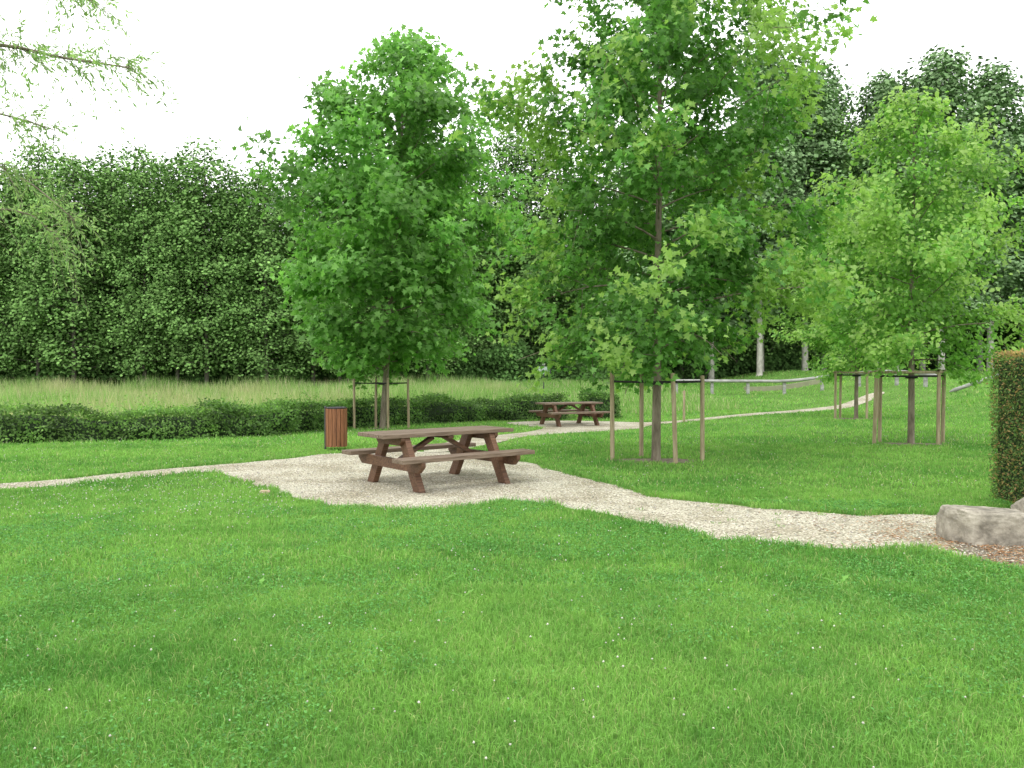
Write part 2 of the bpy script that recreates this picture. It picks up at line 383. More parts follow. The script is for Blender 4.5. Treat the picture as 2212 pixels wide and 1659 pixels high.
y=np.sqrt(rng.uniform(2.6**2,10**2,n));x=rng.uniform(-1,1,n)*(.74*y+.6);cl=clover(x,y)
ok=region(x,y)&(cl+rng.normal(0,.06,n)>.54);x,y=x[ok],y[ok];n=len(x)
P=np.stack([x,y,rng.uniform(.02,.054,n)],1)
leaves(mb,P,rng.uniform(.010,.019,n)*(1+.05*y),OVAL,np.zeros((n,3)),np.array([.115,.29,.075])*rng.uniform(.7,1.5,(n,1)),up=1,rnd=.35,droop=0)
o=mb.obj("clover_leaves",[M_grass]);tag(o,"patches of low clover leaves in the lawn","clover",kind="stuff")

def tube(mb,pts,rad,sides=6,mat=0,col=(1,1,1)):
    P=np.array(pts,float);n=len(P);R=np.asarray(rad)
    T=norm(np.gradient(P,axis=0));ref=np.array([0,0,1.]) if abs(T[0,2])<.9 else np.array([1.,0,0])
    A=norm(np.cross(T,ref));B=np.cross(T,A)
    th=np.linspace(0,2*np.pi,sides,endpoint=False)
    v=P[:,None]+R[:,None,None]*(np.cos(th)[None,:,None]*A[:,None]+np.sin(th)[None,:,None]*B[:,None])
    i=np.arange(n-1)[:,None]*sides;j=np.arange(sides)[None];j2=(j+1)%sides
    F=np.stack([i+j,i+j2,i+sides+j2,i+sides+j],-1).reshape(-1,4)
    mb.add(v.reshape(-1,3),F,col,mat)
def tree_meshes(name,h,cb,prof,nprim,nleaf,lsize,shape,c0,c1,r0,bark,leafm,seed,sig=.2,nsub=7,elev=(.15,1.1),tipcol=None,up=.7,subl=.3,bend=.02,sides=8,lean=0,drop=0.,rr_=(.62,1.12),lv=.25):
    global rng
    keep=rng;rng=np.random.default_rng(seed)
    wood=MB();crown=MB();nt=14
    tz=np.linspace(0,h*.95,nt);wx=np.cumsum(rng.normal(0,bend,nt))*np.linspace(0,1,nt)*h/10;wy=np.cumsum(rng.normal(0,bend,nt))*np.linspace(0,1,nt)*h/10
    wx=wx-np.linspace(0,1,nt)*wx[-1]+lean*np.linspace(0,1,nt)
    TP=np.stack([wx,wy,tz],1);tr=r0*(1-tz/h)**.85+.006
    tube(wood,TP,tr,sides+2)
    tube(wood,[(0,0,-.05),(0,0,.06),(0,0,.2)],[r0*1.35,r0*1.15,r0*.98],sides+2)
    anchors=[];br=[];wt=[]
    az=rng.uniform(0,6.28)
    for i in range(nprim):
        f=(i+rng.uniform(.1,.9))/nprim
        z0=cb*.95+(h*.93-cb*.95)*f
        az+=2.4+rng.normal(0,.35)
        el=elev[0]+(elev[1]-elev[0])*f+rng.normal(0,.12)
        q=rng.uniform(*rr_);R0=prof(min(z0/h,.99))*q
        for _ in range(4):
            zend=min(z0+R0*math.tan(min(el,1.2))*.7,h*.99);R0=.5*R0+.5*prof(min(zend/h,.99))*q
        R0=max(R0,.15)
        if f<.2: zend-=drop*rng.uniform(.4,1)
        s=np.array([np.interp(z0,tz,wx),np.interp(z0,tz,wy),z0])
        d=np.array([math.cos(az),math.sin(az),0])
        e=s+d*R0;e[2]=zend
        m=(s+e)/2+np.array([0,0,rng.uniform(-.02,.12)*R0+(drop*.4 if f<.2 else 0)])+rng.normal(0,.05*R0,3)
        t=np.linspace(0,1,7)[:,None];Pp=(1-t)**2*s+2*t*(1-t)*m+t*t*e
        rr=max(r0*.38*(1-z0/h)**.7,.010)
        tube(wood,Pp,rr*(1-np.linspace(0,.85,7)),5)
        br_b=rng.uniform(.8,1.18)
        k=max(3,int(nsub*(R0/ max(prof(.4),.1))+1.5))
        for j in range(k):
            tt=rng.uniform(.22,1.0);p=(1-tt)**2*s+2*tt*(1-tt)*m+tt*tt*e
            sd=norm(d*rng.uniform(.2,1)+rng.normal(0,.65,3)+np.array([0,0,.15]))
            L=subl*R0*rng.uniform(.5,1.3)+.2
            q_=p+sd*L
            if j<4: tube(wood,[p,(p+q_)/2+rng.normal(0,.03,3),q_],[rr*.3,rr*.2,.004],4)
            bb=br_b*rng.uniform(.85,1.15)
            for u in np.linspace(.25,1.05,5):
                anchors.append(p+(q_-p)*u);br.append(bb);wt.append(.35+R0/prof(.4))
    A=np.array(anchors);br=np.array(br);wt=np.array(wt);wt/=wt.sum()
    ii=rng.choice(len(A),nleaf,p=wt)
    P=A[ii]+rng.normal(0,1,(nleaf,3))*np.array([sig,sig,sig*.75])
    ax=np.stack([np.interp(P[:,2],tz,wx),np.interp(P[:,2],tz,wy),P[:,2]*0],1)
    o=P.copy();o[:,2]=0;o-=ax;rad=np.linalg.norm(o,axis=1);out=norm(o)
    ok=P[:,2]>cb*.68
    a=rng.random(nleaf)[:,None]
    col=(np.array(c0)*(1-a)+np.array(c1)*a)*(br[ii]*rng.uniform(1-lv,1+lv,nleaf))[:,None]
    if tipcol is not None:
        pr=np.array([prof(min(max(z/h,0),.99)) for z in P[:,2]])
        m=(rad>pr*.66)&(vnoise(P[:,0]*2+P[:,2],P[:,1]*2,seed)>.45);col[m]=col[m]*.35+np.array(tipcol)*.65*rng.uniform(.8,1.2,(m.sum(),1))
    leaves(crown,P[ok],lsize*rng.uniform(.6,1.25,ok.sum()),shape,out[ok],col[ok],up=up)
    rng=keep
    return wood.mesh("trunk",[bark],True),crown.mesh("crown",[leafm])
def place_tree(kind,meshes,x,y,label,cat,group=None,rot=0,scale=1,sz=None):
    e=empty(kind,(x,y,float(H(x,y))-.02),label,cat,group,rot,scale)
    if sz: e.scale=(scale,scale,sz)
    for nm,me in zip(("trunk","crown"),meshes):
        o=bpy.data.objects.new(nm,me);coll.objects.link(o);o.parent=e
    return e
def prof_pts(zs,rs): return lambda t: float(np.interp(t,zs,rs))

plane=tree_meshes("plane",12.9,1.9,prof_pts([0,.15,.24,.35,.47,.59,.7,.81,.93,1],[1.4,1.9,2.8,3.2,3.5,3.6,3.1,2.1,.95,.2]),84,28000,.205,MAPLE,(.115,.275,.055),(.225,.44,.11),.095,M_bark,M_leaf,3,sig=.24,elev=(.05,1.05),lean=.8,rr_=(.72,1.06))
place_tree("plane_tree",plane,-4.15,25.7,"staked young plane tree with egg shaped bright green crown","tree")
maple=tree_meshes("maple",10.2,1.9,prof_pts([0,.2,.28,.36,.5,.6,.72,.81,.93,1],[1.5,2.1,2.6,2.8,2.7,2.9,2.45,1.7,.9,.2]),66,35000,.115,MAPLE,(.085,.22,.042),(.175,.36,.085),.080,M_bark,M_leaf,11,sig=.15,elev=(.12,.95),tipcol=(.34,.50,.13),nsub=8,drop=.75,lean=.1,rr_=(.6,1.12))
place_tree("maple_tree",maple,2.62,14.6,"staked young maple tree with spreading crown and yellow green tips","tree")
lime=tree_meshes("lime",7.9,1.9,prof_pts([0,.22,.35,.55,.72,.85,.94,1],[1.3,2.2,2.7,2.5,1.8,1.1,.6,.15]),50,28000,.11,OVAL,(.135,.29,.06),(.26,.46,.11),.070,M_bark,M_leaf,23,sig=.16,elev=(.12,1.0),tipcol=(.40,.56,.17),drop=.4,rr_=(.6,1.12))
place_tree("lime_tree",lime,8.9,17.9,"staked young lime tree with light yellow green leaves","tree")
place_tree("lime_tree",lime,11.7,27.3,"smaller staked young lime tree beside the gravel path","tree",rot=2.1,scale=.95)

# woods
alders=[tree_meshes("alder",15.5,1.3,prof_pts([0,.08,.3,.6,.8,.93,1],[1.1,1.6,1.95,1.8,1.4,.85,.25]),68,13500,.175,CLUMP,(.12,.235,.065),(.195,.345,.10),.12,M_barkdark,M_bgleaf,s,sig=.33,elev=(.15,.9),nsub=6,sides=5,subl=.4,up=1.0,lv=.15) for s in (31,32,33)]
poplars=[tree_meshes("poplar",25,4.8,prof_pts([0,.18,.4,.65,.85,1],[.8,2.2,3.1,2.8,1.8,.4]),76,21000,.29,CLUMP,(.155,.26,.115),(.235,.36,.17),.22,M_barkpale,M_bgleaf,s,sig=.45,elev=(.5,1.1),nsub=6,sides=6,up=1.0,lv=.15) for s in (41,42)]  # leaf colours lifted paler, with distance haze put into the grey green
r2=np.random.default_rng(5)
for row,(y0,n) in enumerate([(47,21),(51,20)]):
    for i in range(n):
        x=-43+i*1.95+row*1.0+r2.normal(0,.3);y=y0+r2.normal(0,.7)+ (max(0,x+14)*.45)
        place_tree("alder_tree",alders[r2.integers(3)],x,y,"tall green alder tree with slim trunk at meadow edge","tree","alders along the meadow edge",rot=r2.uniform(0,6.28),scale=r2.uniform(.9,1.1),sz=r2.uniform(.86,.98)*(1.0 if x<-20 else .96))
for i in range(15):
    x=-8+i*2.3+r2.normal(0,.5);y=62+r2.normal(0,1.5)
    place_tree("alder_tree",alders[r2.integers(3)],x,y,"tall green alder tree with slim trunk at meadow edge","tree","alders along the meadow edge",rot=r2.uniform(0,6.28),scale=r2.uniform(1.25,1.5),sz=r2.uniform(1.1,1.32))
for row in range(2):
    for i in range(10):
        x=10+i*4.1+row*2+r2.normal(0,.6);y=57+row*6+r2.normal(0,1)
        place_tree("poplar_tree",poplars[r2.integers(2)],x,y,"very tall grey green poplar with pale bare lower trunk","tree","tall poplars behind the guard rail",rot=r2.uniform(0,6.28),scale=r2.uniform(.9,1.08),sz=r2.uniform(.84,.98)*(.84 if x<17 else (1.0 if x<36 else .86)))
mb=MB();n=80000
x=rng.uniform(-70,75,n);top=8.5+5*vnoise(x*.12,x*0,51)+2.5*vnoise(x*.5,x*0,52)
z=rng.random(n)**.9*top;yb=57+sstep(-30,5,x)*12
y=yb+rng.normal(0,1.6,n)+2.5*vnoise(x*.3,z*.3,53)
P=np.stack([x,y,H(x,y)+z],1);out=np.tile([0,-1.,0],(n,1))
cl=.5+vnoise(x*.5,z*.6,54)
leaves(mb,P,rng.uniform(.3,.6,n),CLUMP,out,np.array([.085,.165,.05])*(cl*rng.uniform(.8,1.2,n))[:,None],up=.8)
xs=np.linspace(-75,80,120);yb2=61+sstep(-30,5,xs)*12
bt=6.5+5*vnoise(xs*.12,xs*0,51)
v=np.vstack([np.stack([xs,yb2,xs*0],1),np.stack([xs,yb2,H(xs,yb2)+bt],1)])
f=np.array([[i,i+1,i+121,i+120] for i in range(119)]);mb.add(v,f,(.01,.018,.008),1)  # dark sheet added behind the leaf mass to block horizon light
o=mb.obj("distant_wood",[M_bgleaf,M_core]);tag(o,"dark dense woodland undergrowth behind the trees, backed by an added light-blocking sheet","wood",kind="stuff")
mb=MB();n=60000;x=rng.uniform(-46,22,n)
yb=45.6+np.maximum(0,np.minimum(x+14,26))*.55
top=1.0+2.4*vnoise(x*.45,x*0,61)
z=rng.random(n)*top;y=yb+1.6*vnoise(x*.5,z,62)+rng.uniform(0,2.6,n)+z*.3
leaves(mb,np.stack([x,y,H(x,y)+z],1),rng.uniform(.13,.28,n),CLUMP,np.tile([0,-1.,0],(n,1)),np.array([.08,.165,.045])*((.4+1.1*vnoise(x*.7,z,63))*rng.uniform(.7,1.3,n))[:,None])
o=mb.obj("undergrowth",[M_bgleaf]);tag(o,"low dark shrubs at the foot of the alders","undergrowth",kind="stuff")

# ------------------------------------------------------------------ hedges
def hedge(name,line,w,h,dens,ls,c0,c1,label,z_under=.0,shape=OVAL,topcol=None,core=.8,wav=.25,lm=None,box=False,zoff=0.0):
    line=np.asarray(line);seg=np.r_[0,np.cumsum(np.linalg.norm(np.diff(line,axis=0),axis=1))];Lt=seg[-1]
    def at(s):
        p=np.stack([np.interp(s,seg,line[:,0]),np.interp(s,seg,line[:,1])],-1)
        q=np.stack([np.interp(s+.05,seg,line[:,0]),np.interp(s+.05,seg,line[:,1])],-1)
        q0=np.stack([np.interp(s-.05,seg,line[:,0]),np.interp(s-.05,seg,line[:,1])],-1)
        return p,norm(q-q0)
    mb=MB()
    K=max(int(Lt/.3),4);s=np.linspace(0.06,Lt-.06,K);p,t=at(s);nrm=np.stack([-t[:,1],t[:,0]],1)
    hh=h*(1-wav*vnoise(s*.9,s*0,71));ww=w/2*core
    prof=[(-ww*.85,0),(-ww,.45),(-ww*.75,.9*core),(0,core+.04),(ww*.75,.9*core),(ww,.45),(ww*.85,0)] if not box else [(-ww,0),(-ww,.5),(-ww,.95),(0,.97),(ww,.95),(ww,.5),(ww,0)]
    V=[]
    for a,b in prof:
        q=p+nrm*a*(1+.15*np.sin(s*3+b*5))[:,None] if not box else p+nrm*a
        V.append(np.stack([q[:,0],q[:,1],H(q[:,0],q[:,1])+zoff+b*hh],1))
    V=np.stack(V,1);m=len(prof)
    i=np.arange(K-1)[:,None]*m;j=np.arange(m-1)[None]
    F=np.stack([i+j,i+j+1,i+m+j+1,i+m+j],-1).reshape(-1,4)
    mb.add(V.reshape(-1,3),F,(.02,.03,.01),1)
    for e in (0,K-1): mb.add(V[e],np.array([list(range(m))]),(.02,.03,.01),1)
    n=int(dens*Lt*(w+2*h))
    s=rng.uniform(-.0,Lt,n);p,t=at(s);nrm=np.stack([-t[:,1],t[:,0]],1)
    hh=h*(1-wav*vnoise(s*.9,s*0,71))
    u=rng.uniform(0,w+2*h,n)
    side=np.where(u<h,-1,np.where(u<h+w,0,1))
    across=np.where(side==0,(u-h-w/2),side*w/2);zz=np.where(side==0,1.0,np.where(side<0,u/h,(u-h-w)/h))
    bulge=(vnoise(s*1.6,zz*2.5+side*7,72)-.5)
    across=across*(1-(.12*(zz**3) if not box else 0))+side*(bulge*(.55 if not box else .10))+rng.normal(0,.07 if not box else .022,n)
    z=zz*hh+np.where(side==0,bulge*(.35 if not box else .05)*h*.6,0)+np.abs(rng.normal(0,.06,n))*(0 if box else 1)+rng.normal(0,.03 if not box else .015,n)
    q=p+nrm*across[:,None]
    en=rng.random(n)<(w/(Lt*2+w));q[en]=at(np.where(rng.random(en.sum())<.5,0.,Lt))[0]+nrm[en]*rng.uniform(-w/2,w/2,(en.sum(),1))+rng.normal(0,.02,(en.sum(),2))
    z[en]=rng.random(en.sum())*hh[en]
    z=np.maximum(z,.02)
    P=np.stack([q[:,0],q[:,1],H(q[:,0],q[:,1])+zoff+z],1)
    out=np.concatenate([nrm*side[:,None],np.where(side==0,1.,.2)[:,None]],1)
    a=rng.random((n,1));cl=.45+1.1*vnoise(s*2.2,zz*3+side*5,73)
    c=(np.array(c0)*(1-a)+np.array(c1)*a)*(cl*rng.uniform(.7,1.3,n))[:,None]
    if topcol is not None:
        tm=(side==0)&(rng.random(n)<.7)|((zz>.95)&(rng.random(n)<.4))|(rng.random(n)<.10);c[tm]=np.array(topcol)*rng.uniform(.6,1.3,(tm.sum(),1))
    leaves(mb,P,ls*rng.uniform(.6,1.3,n),shape,out,c,up=.3,rnd=.6)
    if not box:
        m=int(Lt*22);s=rng.uniform(0,Lt,m);p,t=at(s);nrm=np.stack([-t[:,1],t[:,0]],1)
        hh=h*(1-wav*vnoise(s*.9,s*0,71));q=p+nrm*rng.uniform(-w/2.2,w/2.2,(m,1))
        L=rng.uniform(.08,.5,m)*(.4+vnoise(s*1.1,s*0,78));k=8;tt=np.linspace(0,1,k)
        d=np.concatenate([rng.normal(0,.4,(m,2)),np.ones((m,1))],1)
        base=np.stack([q[:,0],q[:,1],H(q[:,0],q[:,1])+hh*.95],1)
        PP=(base[:,None]+d[:,None]*(L[:,None]*tt[None])[...,None]).reshape(-1,3)
        leaves(mb,PP,rng.uniform(.7,1.1,len(PP))*ls,shape,rng.normal(0,1,(len(PP),3)),np.array(c1)*rng.uniform(.8,1.5,(len(PP),1)),up=.5)
    o=mb.obj(name,[lm or M_leaf,M_core]);tag(o,label,"hedge");return o
hA=hedge_line[:28];hB=hedge_line[27:]
hedge("hedge",hA,1.05,.80,750,.066,(.10,.19,.05),(.22,.37,.10),"low loose green hedge bordering the tall meadow",wav=.4)
hedge("hedge",hB,1.05,.88,650,.075,(.08,.16,.045),(.175,.31,.08),"low dark green hedge behind the plane tree",wav=.35)
hedge("hedge",[(2.8,31.2),(4.0,31.5)],1.1,1.0,1000,.07,(.07,.145,.04),(.15,.28,.07),"short clump of hedge beside the picnic table")
hedge("clipped_hedge",[(5.55,8.95),(9.2,8.75)],.75,1.66,5200,.035,(.075,.14,.04),(.18,.29,.09),"tall clipped conifer hedge with browned top",shape=NARROW*np.array([1,2.6]),topcol=(.42,.29,.13),box=True,wav=.03,core=.94,zoff=.18)

# ------------------------------------------------------------------ willow
mb=MB();wood=MB()
limbs=[([(.3,-.1,3.0),(.9,-.2,4.2),(2.0,-.3,4.72),(3.4,-.45,4.87),(4.25,-.5,4.72),(4.95,-.55,4.6)],.036),
 ([(.3,-.1,3.0),(1.6,-.3,4.9),(3.2,-.5,5.5),(4.0,-.5,5.45),(4.5,-.5,5.3)],.026),
 ([(.2,0,2.6),(1.6,.2,3.7),(2.6,.3,4.0),(3.3,.35,3.75),(3.85,.4,3.3)],.02),
 ([(.3,0,3.0),(.2,1.2,4.6),(-.6,2.0,6)],.06),([(.3,0,3.0),(-1.2,-.4,4.6),(-2,-.8,5.6)],.06),
 ([(.2,.0,2.2),(1.5,.8,3.4),(2.9,.9,3.5),(3.4,.9,3.15)],.018),
 ([(.3,0,3.0),(1.8,.3,4.3),(2.9,.3,4.45),(3.7,.3,4.25)],.02)]
tube(wood,smoothline([(0,0,-.1),(.05,0,1.6),(.3,-.1,3.05)],4),np.linspace(.2,.09,9),9)
LP=[];LD=[];LC=[]
for li,(pts,r) in enumerate(limbs):
    S=smoothline(pts,5);tube(wood,S,r*(1-np.linspace(0,.9,len(S)))+.003,7)
    dl=np.gradient(S,axis=0)
    nt=[95,70,65,30,30,62,60][li];st=.35 if li else .5
    for k in range(nt):
        t=rng.uniform(st,1);f=t*(len(S)-1);i=int(f);p=S[i]+(S[min(i+1,len(S)-1)]-S[i])*(f-i)
        d=norm(norm(dl[i])*.8+rng.normal(0,.65,3)+np.array([0,0,.2]));L=rng.uniform(.25,.7)
        tt=np.linspace(0,1,7)[:,None];C=p+d*L*tt+np.array([0,0,-1.])*(.45*L*tt**2)
        tube(wood,C,np.linspace(.0028,.001,7),3)
        m=rng.integers(12,20);u=rng.uniform(.15,1,m)
        q=np.stack([np.interp(u,tt[:,0],C[:,c]) for c in range(3)],1)
        tg=norm(d+np.array([0,0,-1.])*.9*u[:,None])
        LP.append(q);LD.append(norm(tg+rng.normal(0,.6,(m,3))+np.array([0,0,-.2])));LC.append(np.full(m,rng.uniform(.8,1.2)))
P=np.concatenate(LP);D=np.concatenate(LD);Cc=np.concatenate(LC);n=len(P);a=rng.random((n,1))
leaves(mb,P,rng.uniform(.045,.085,n),NARROW*np.array([1,1.6]),D,(np.array([.18,.32,.11])*(1-a)+np.array([.36,.49,.20])*a)*Cc[:,None],up=.4,rnd=.7,dirv=D)
e=empty("willow_tree",(-8.65,8.45,0),"willow tree with thin drooping branches and narrow leaves","tree")
wood.obj("trunk",[M_bark],e,True);mb.obj("crown",[M_leaf],e)

# ------------------------------------------------------------------ boxes
def box(mb,size,c,R=None,taper=None,mat=0):
    s=np.array(size)/2
    v=np.array([(x,y,z) for z in(-1,1) for x,y in((-1,-1),(1,-1),(1,1),(-1,1))],float)*s
    if R is not None: v=v@np.array(R).T
    v=v+np.array(c)
    mb.add(v,np.array([[3,2,1,0],[4,5,6,7],[0,1,5,4],[1,2,6,5],[2,3,7,6],[3,0,4,7]]),(1,1,1),mat)
def bevel(o,w=.006):
    m=o.modifiers.new("bevel",'BEVEL');m.width=w;m.segments=2;m.limit_method='ANGLE'
    return o
def beam(mb,p,q,w,t,upv):
    p,q=np.array(p,float),np.array(q,float);L=np.linalg.norm(q-p);X=(q-p)/L
    Yv=norm(np.cross(np.array(upv,float),X));Zv=np.cross(X,Yv)
    box(mb,(L,t,w),(p+q)/2,np.stack([X,Yv,Zv],1))
def picnic(loc,rot,label):
    e=empty("picnic_table",loc,label,"picnic table","wooden picnic tables",rot)
    mb=MB()
    for i in range(5): box(mb,(2.22,.146,.055),(rng.uniform(-.005,.005),-.306+i*.153,.742+rng.uniform(-.001,.001)))
    bevel(mb.obj("table_top",[M_top],e))
    for s in(-1,1):
        mb=MB()
        for k in(-1,1): box(mb,(2.22,.142,.058),(0,s*.745+k*.075,.448))
        bevel(mb.obj("bench_seat",[M_top],e))
    for sx in(-1,1):
        x=sx*.80;mb=MB();t=.06
        out=[(-.90,.418),(-.90,.36),(-.80,.275),(.80,.275),(.90,.36),(.90,.418)]
        v=[(x-t/2,a,b) for a,b in out]+[(x+t/2,a,b) for a,b in out];k=6
        f=[list(range(5,-1,-1)),list(range(6,12))]+[[i,(i+1)%6,(i+1)%6+6,i+6] for i in range(6)]
        mb.add(v,f);bevel(mb.obj("bench_beam",[M_wood],e),.004)
        mb=MB();out=[(-.36,.713),(-.36,.67),(-.29,.605),(.29,.605),(.36,.67),(.36,.713)]
        v=[(x-t/2,a,b) for a,b in out]+[(x+t/2,a,b) for a,b in out];mb.add(v,f);bevel(mb.obj("top_beam",[M_wood],e),.004)
        for sy in(-1,1):
            mb=MB();xx=x-sx*.078
            w=.092
            out=[(sy*.66-w,0),(sy*.66+w,0),(sy*.25+w,.712),(sy*.25-w,.712)]
            tt=.045
            v=[(xx-tt,a,b) for a,b in out]+[(xx+tt,a,b) for a,b in out]
            f2=[[3,2,1,0],[4,5,6,7]]+[[i,(i+1)%4,(i+1)%4+4,i+4] for i in range(4)]
            mb.add(v,f2);bevel(mb.obj("leg",[M_wood],e),.006)
        mb=MB();beam(mb,(sx*.725,0,.33),(sx*.10,0,.672),.10,.055,(0,1,0));bevel(mb.obj("brace",[M_wood],e),.004)
    mb=MB();box(mb,(.09,.70,.045),(0,0,.689));bevel(mb.obj("centre_batten",[M_wood],e),.004)
    return e
picnic((-1.085,11.78,.006),math.radians(38),"brown stained wooden picnic table on the gravel pad")
picnic((1.95,27.4,float(H(1.95,27.4))+.012),math.radians(24),"brown wooden picnic table on farther gravel patch by hedge")

# litter bin
e=empty("litter_bin",(-3.63,16.6,0),"red brown wooden slatted litter bin with black liner","litter bin")
mb=MB()
for i in range(16):
    th=2*math.pi*i/16;R=Matrix.Rotation(th,3,'Z')
    box(mb,(.022,.070,.78),(.205*math.cos(th),.205*math.sin(th),.47),R)
bevel(mb.obj("slats",[M_bin],e),.004)
th=np.linspace(0,2*np.pi,33)
ci=lambda r,z:np.stack([r*np.cos(th),r*np.sin(th),np.full(33,z)],1)
for z in(.22,.70):
    mb=MB();tube(mb,ci(.187,z),np.full(33,.008),6);mb.obj("hoop",[M_metal],e,True)
mb=MB();tube(mb,[(0,0,.10),(0,0,.5),(0,0,.87)],[.165,.172,.176],24);mb.add(np.vstack([ci(.165,.10)[:32]]),np.array([list(range(32))]))
tube(mb,ci(.19+.008*np.sin(th*7),.875),np.full(33,.022),6);mb.obj("liner",[M_black],e,True)
mb=MB();tube(mb,[(-.235,.02,-.02),(-.235,.02,.5),(-.235,.02,.9),(-.235,.02,.915)],[.022,.022,.022,.004],10);box(mb,(.10,.03,.02),(-.2,.02,.62))
mb.obj("post",[M_metal],e)

# tree stakes
def frame(cx,cy,pts,h,label,trunk=(0,0),bars=1):
    e=empty("tree_stake_frame",(cx,cy,float(H(cx,cy))),label,"tree stakes","stake frames around young trees")
    for (x,y) in pts:
        mb=MB();r=.042;t=rng.normal(0,.02,2)
        hh=h+rng.uniform(-.05,.06)
        tube(mb,[(x,y,-.1),(x+t[0]*.5,y+t[1]*.5,hh*.5),(x+t[0],y+t[1],hh-.015),(x+t[0],y+t[1],hh)],[r,r*.97,r*.95,r*.7],12)
        th=np.linspace(0,2*np.pi,12,endpoint=False);mb.add(np.stack([x+t[0]+r*.7*np.cos(th),y+t[1]+r*.7*np.sin(th),np.full(12,hh)],1),np.array([list(range(12))]))
        mb.obj("stake",[M_stake],e,True)
    n=len(pts)
    if bars:
        for i in range(n):
            a=np.array([*pts[i],h-.07]);b=np.array([*pts[(i+1)%n],h-.07+(.0 if i%2 else .03)]);d=norm(b-a)
            mb=MB();tube(mb,[a-d*.08,(a+b)/2,b+d*.08],[.030,.032,.030],8);mb.obj("crossbar",[M_stake],e,True)
    tx,ty=trunk
    for i in range(n):
        a=np.array([*pts[i],h-.15]);b=np.array([*pts[(i+1)%n],h-.15]);c=np.array([tx,ty,h-.19])
        m=(a+b)/2*.45+c*.55;nv=np.linspace(0,1,7)[:,None]
        C=(1-nv)**2*a+2*nv*(1-nv)*m+nv**2*b
        mb=MB();tube(mb,C,np.full(7,.022),6);mb.obj("strap",[M_strap],e,True)
    th=np.linspace(0,2*np.pi,25)
    mb=MB();tube(mb,np.stack([tx+.11*np.cos(th),ty+.11*np.sin(th),np.full(25,h-.19)],1),np.full(25,.022),6);mb.obj("collar",[M_strap],e,True)
frame(2.62,14.6,[(-.78,.1),(-.15,.72),(.85,.02),(.25,-.55)],1.60,"four weathered round stakes with black straps around maple",bars=0)
frame(8.9,17.9,[(-.80,.05),(-.42,.62),(.84,.25),(.42,-.35)],1.68,"four round stakes with wooden crossbars around lime tree")
frame(-4.15,25.7,[(-.88,-.1),(-.28,.4),(.82,.15),(.25,-.45)],1.62,"four round stakes with black straps around plane tree",bars=0)
frame(11.7,27.3,[(-.75,-.1),(-.3,.6),(.75,.1),(.1,-.6)],1.65,"four round stakes around small lime tree by the path")

mb=MB();tube(mb,[(0,0,-.1),(0,0,.6),(0,0,1.08),(0,0,1.12)],[.045,.045,.043,.015],10)
o=mb.obj("wooden_post",[M_stake],smooth=True,loc=(6.0,28,float(H(6,28))));tag(o,"thin weathered wooden post in the grass","post")

# sign
sx,sy=1.66,42.0
e=empty("information_sign",(sx,sy,float(H(sx,sy))),"small pale information board on a thin dark post","sign")
mb=MB();tube(mb,[(0,0,-.1),(0,0,.7),(0,0,1.60)],[.03,.03,.03],10);mb.obj("post",[M_metal],e,True)
mb=MB();box(mb,(.72,.03,.46),(0,-.05,1.33));bevel(mb.obj("frame",[M_metal],e),.006)
mb=MB();box(mb,(.64,.01,.38),(0,-.072,1.33));mb.obj("panel",[noisemat("faded_panel",[(.30,.37,.34),(.50,.54,.51)],scale=7,bump=.02)],e)
mb=MB();box(mb,(.14,.10,.10),(0,0,1.64));bevel(mb.obj("cap",[M_railwood],e),.02)

# guard rail, low wall
def rail(pts,label,every=2.0,hh=.66):
    S=np.array(pts,float);seg=np.r_[0,np.cumsum(np.linalg.norm(np.diff(S[:,:2],axis=0),axis=1))]
    e=empty("guard_rail",(S[0,0],S[0,1],float(H(S[0,0],S[0,1]))),label,"guard rail");o0=np.array(e.location)
    s=np.linspace(0,seg[-1],40);x=np.interp(s,seg,S[:,0]);y=np.interp(s,seg,S[:,1]);dz=np.interp(s,seg,S[:,2])
    mb=MB();P=np.stack([x,y,H(x,y)+hh+dz],1)-o0;tube(mb,P,np.r_[.03,np.full(38,.085),.03],10)
    mb.obj("rail",[M_railwood],e,True)
    for t in np.arange(.3,seg[-1],every):
        px,py,pz=np.interp(t,seg,S[:,0]),np.interp(t,seg,S[:,1]),np.interp(t,seg,S[:,2]);g=float(H(px,py))
        if hh+pz<.2: continue
        mb=MB();box(mb,(.15,.15,hh+pz+.18),(px-o0[0],py+.12-o0[1],g-o0[2]+(hh+pz+.18)/2-.2))
        bevel(mb.obj("post",[M_railwood],e),.01)
rail([(8.6,43.4,.05),(14,43.0,.05),(17.2,42.2,.07),(19.2,40.0,.05),(19.9,37.4,-.1)],"weathered grey wooden guard rail with square posts",every=1.9)
rail([(18.85,34.6,-.58),(19.6,33.9,-.22),(20.3,33.4,.12),(23,32.6,.3),(26,31.8,.3)],"sloping grey timber guard rail climbing out of the bank",1.8,.62)
mb=MB();xs=np.linspace(13.2,17.4,12)
v=[];
for yy,tp in((45.4,0),(45.4,1),(45.7,1),(45.7,0)):
    v.append(np.stack([xs,np.full(12,yy),H(xs,45.5)+(.26 if tp else -.2)],1))
V=np.stack(v,1).reshape(-1,3);i=np.arange(11)[:,None]*4;j=np.arange(3)[None]
mb.add(V,np.stack([i+j,i+j+1,i+4+j+1,i+4+j],-1).reshape(-1,4));mb.add(V[:4],np.array([[0,1,2,3]]));mb.add(V[-4:],np.array([[0,1,2,3]]))
o=mb.obj("low_wall",[M_wall]);tag(o,"low beige rendered wall behind the guard rail","wall")

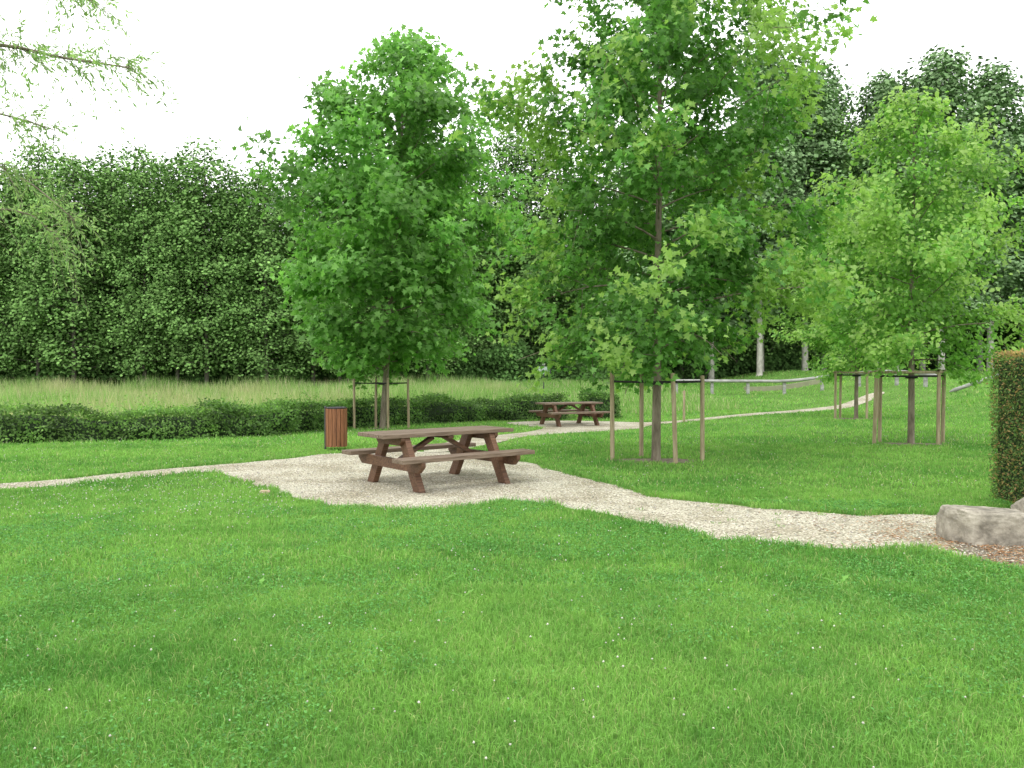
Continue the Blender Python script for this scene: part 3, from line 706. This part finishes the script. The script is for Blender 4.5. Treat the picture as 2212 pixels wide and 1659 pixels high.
# rocks
import bmesh
from mathutils import noise as mnoise
def rock(loc,dim,seed,label,mat=M_rock,rot=0,p=.45,cuts=9):
    bm=bmesh.new();bmesh.ops.create_icosphere(bm,subdivisions=6,radius=1)
    rr=np.random.default_rng(seed);pl=[]
    for k in range(cuts):
        n=norm(rr.normal(0,1,3)*np.array([1,1,.7]));pl.append((Vector(n),rr.uniform(.78,.95)))
    pl.append((Vector((.06,.04,1)).normalized(),.66))
    for v in bm.verts:
        c=v.co.copy()
        c=Vector([math.copysign(abs(a)**p if abs(a)>1e-6 else 0,a) for a in c])*.8
        for n,d in pl:
            t=c.dot(n)-d
            if t>0: c-=n*t*.95
        q=c*1.3+Vector((seed*3.1,seed,0))
        n=mnoise.fractal(q*1.5,1.0,2.0,5)*.035+mnoise.fractal(q*6,1,2,4)*.02-abs(mnoise.noise(q*2.2))*.04
        c*=(1+n);v.co=Vector((c.x*dim[0],c.y*dim[1],c.z*dim[2]))
    me=bpy.data.meshes.new("rock");bm.to_mesh(me);bm.free();me.materials.append(mat)
    for f in me.polygons:f.use_smooth=True
    o=bpy.data.objects.new("rock",me);coll.objects.link(o);o.location=loc;o.rotation_euler=(0,0,rot);tag(o,label,"rock");return o
rock((4.56,7.75,.10),(.46,.34,.32),1,"weathered beige limestone block beside the path",rot=-.15,p=.35)
rock((5.6,8.3,.12),(.44,.3,.32),2,"grey limestone block under the clipped hedge",rot=.2,p=.35)
rock((5.0,7.15,.01),(.16,.13,.09),4,"small grey stone half buried in dirt",rot=.6)
rock((3.85,7.45,.005),(.07,.05,.04),5,"small grey stone at path edge")
rock((-3.27,10.62,.03),(.08,.055,.05),3,"small pale beige stone lying in grass",plain("pale_stone",(.42,.32,.22),.8))

# broad-leaf weeds
mb=MB();n=14;th=rng.uniform(0,6.28,n);D=np.stack([np.cos(th),np.sin(th),np.full(n,.5)],1)
DAN=np.array([(0,0),(.2,-.05),(.35,-.12),(.45,-.05),(.6,-.15),(.72,-.07),(1,0),(.72,.07),(.6,.15),(.45,.05),(.35,.12),(.2,.05)])
leaves(mb,np.zeros((n,3))+np.array([0,0,.005]),rng.uniform(.10,.17,n),DAN,D*0,np.array([.20,.42,.09])*rng.uniform(.8,1.2,(n,1)),up=1,rnd=.25,dirv=D)
wm=mb.mesh("dandelion_plant",[M_grass])
r3=np.random.default_rng(12)
spots=[(-.55,6.15),(-1.6,5.35),(-2.9,4.3),(-.35,5.75),(3.1,9.95),(3.6,9.75),(4.2,9.6),(-3.4,5.1),(1.7,10.9),(2.6,10.4),(-2.2,8.6),(4.5,9.6),(-1.35,6.9),(2.5,6.1),(-3.0,9.2),(-1.9,6.0),(3.3,9.8),(3.9,9.7)]
for x,y in spots:
    o=bpy.data.objects.new("dandelion_plant",wm);coll.objects.link(o);o.location=(x,y,.01);o.rotation_euler=(0,0,r3.uniform(0,6));o.scale=(r3.uniform(.8,1.15),)*3
    tag(o,"broad leaved dandelion rosette growing in the lawn","plant","dandelions in the lawn")

# ------------------------------------------------------------------ light & camera
w=bpy.data.worlds.new("World");scene.world=w;w.use_nodes=True;nt=w.node_tree;N=nt.nodes;L=nt.links
bg=N["Background"];sky=N.new("ShaderNodeTexSky");sky.sky_type='NISHITA';sky.sun_disc=False
sky.sun_elevation=math.radians(55);sky.sun_rotation=math.radians(210);sky.dust_density=4;sky.air_density=1
hs=N.new("ShaderNodeHueSaturation");hs.inputs["Saturation"].default_value=.15
mx=N.new("ShaderNodeMix");mx.data_type='RGBA';mx.inputs[0].default_value=.9;mx.inputs[7].default_value=(15.5,15.5,15.6,1)
L.new(sky.outputs[0],hs.inputs["Color"]);L.new(hs.outputs[0],mx.inputs[6]);L.new(mx.outputs[2],bg.inputs["Color"])
bg.inputs["Strength"].default_value=.15
sl=bpy.data.lights.new("sun",'SUN');sl.energy=1.4;sl.angle=math.radians(18);sl.color=(1,.98,.94)
so=bpy.data.objects.new("sun",sl);coll.objects.link(so);so.rotation_euler=(math.radians(35),0,math.radians(-30))
cd=bpy.data.cameras.new("camera");cam=bpy.data.objects.new("camera",cd);coll.objects.link(cam)
cd.sensor_width=36;cd.lens=28.25;cd.clip_end=3000;cam.location=(0,0,1.65);cam.rotation_euler=(math.radians(90-.97),0,0)
scene.camera=cam
scene.view_settings.view_transform='Standard';scene.view_settings.look='None';scene.view_settings.exposure=0
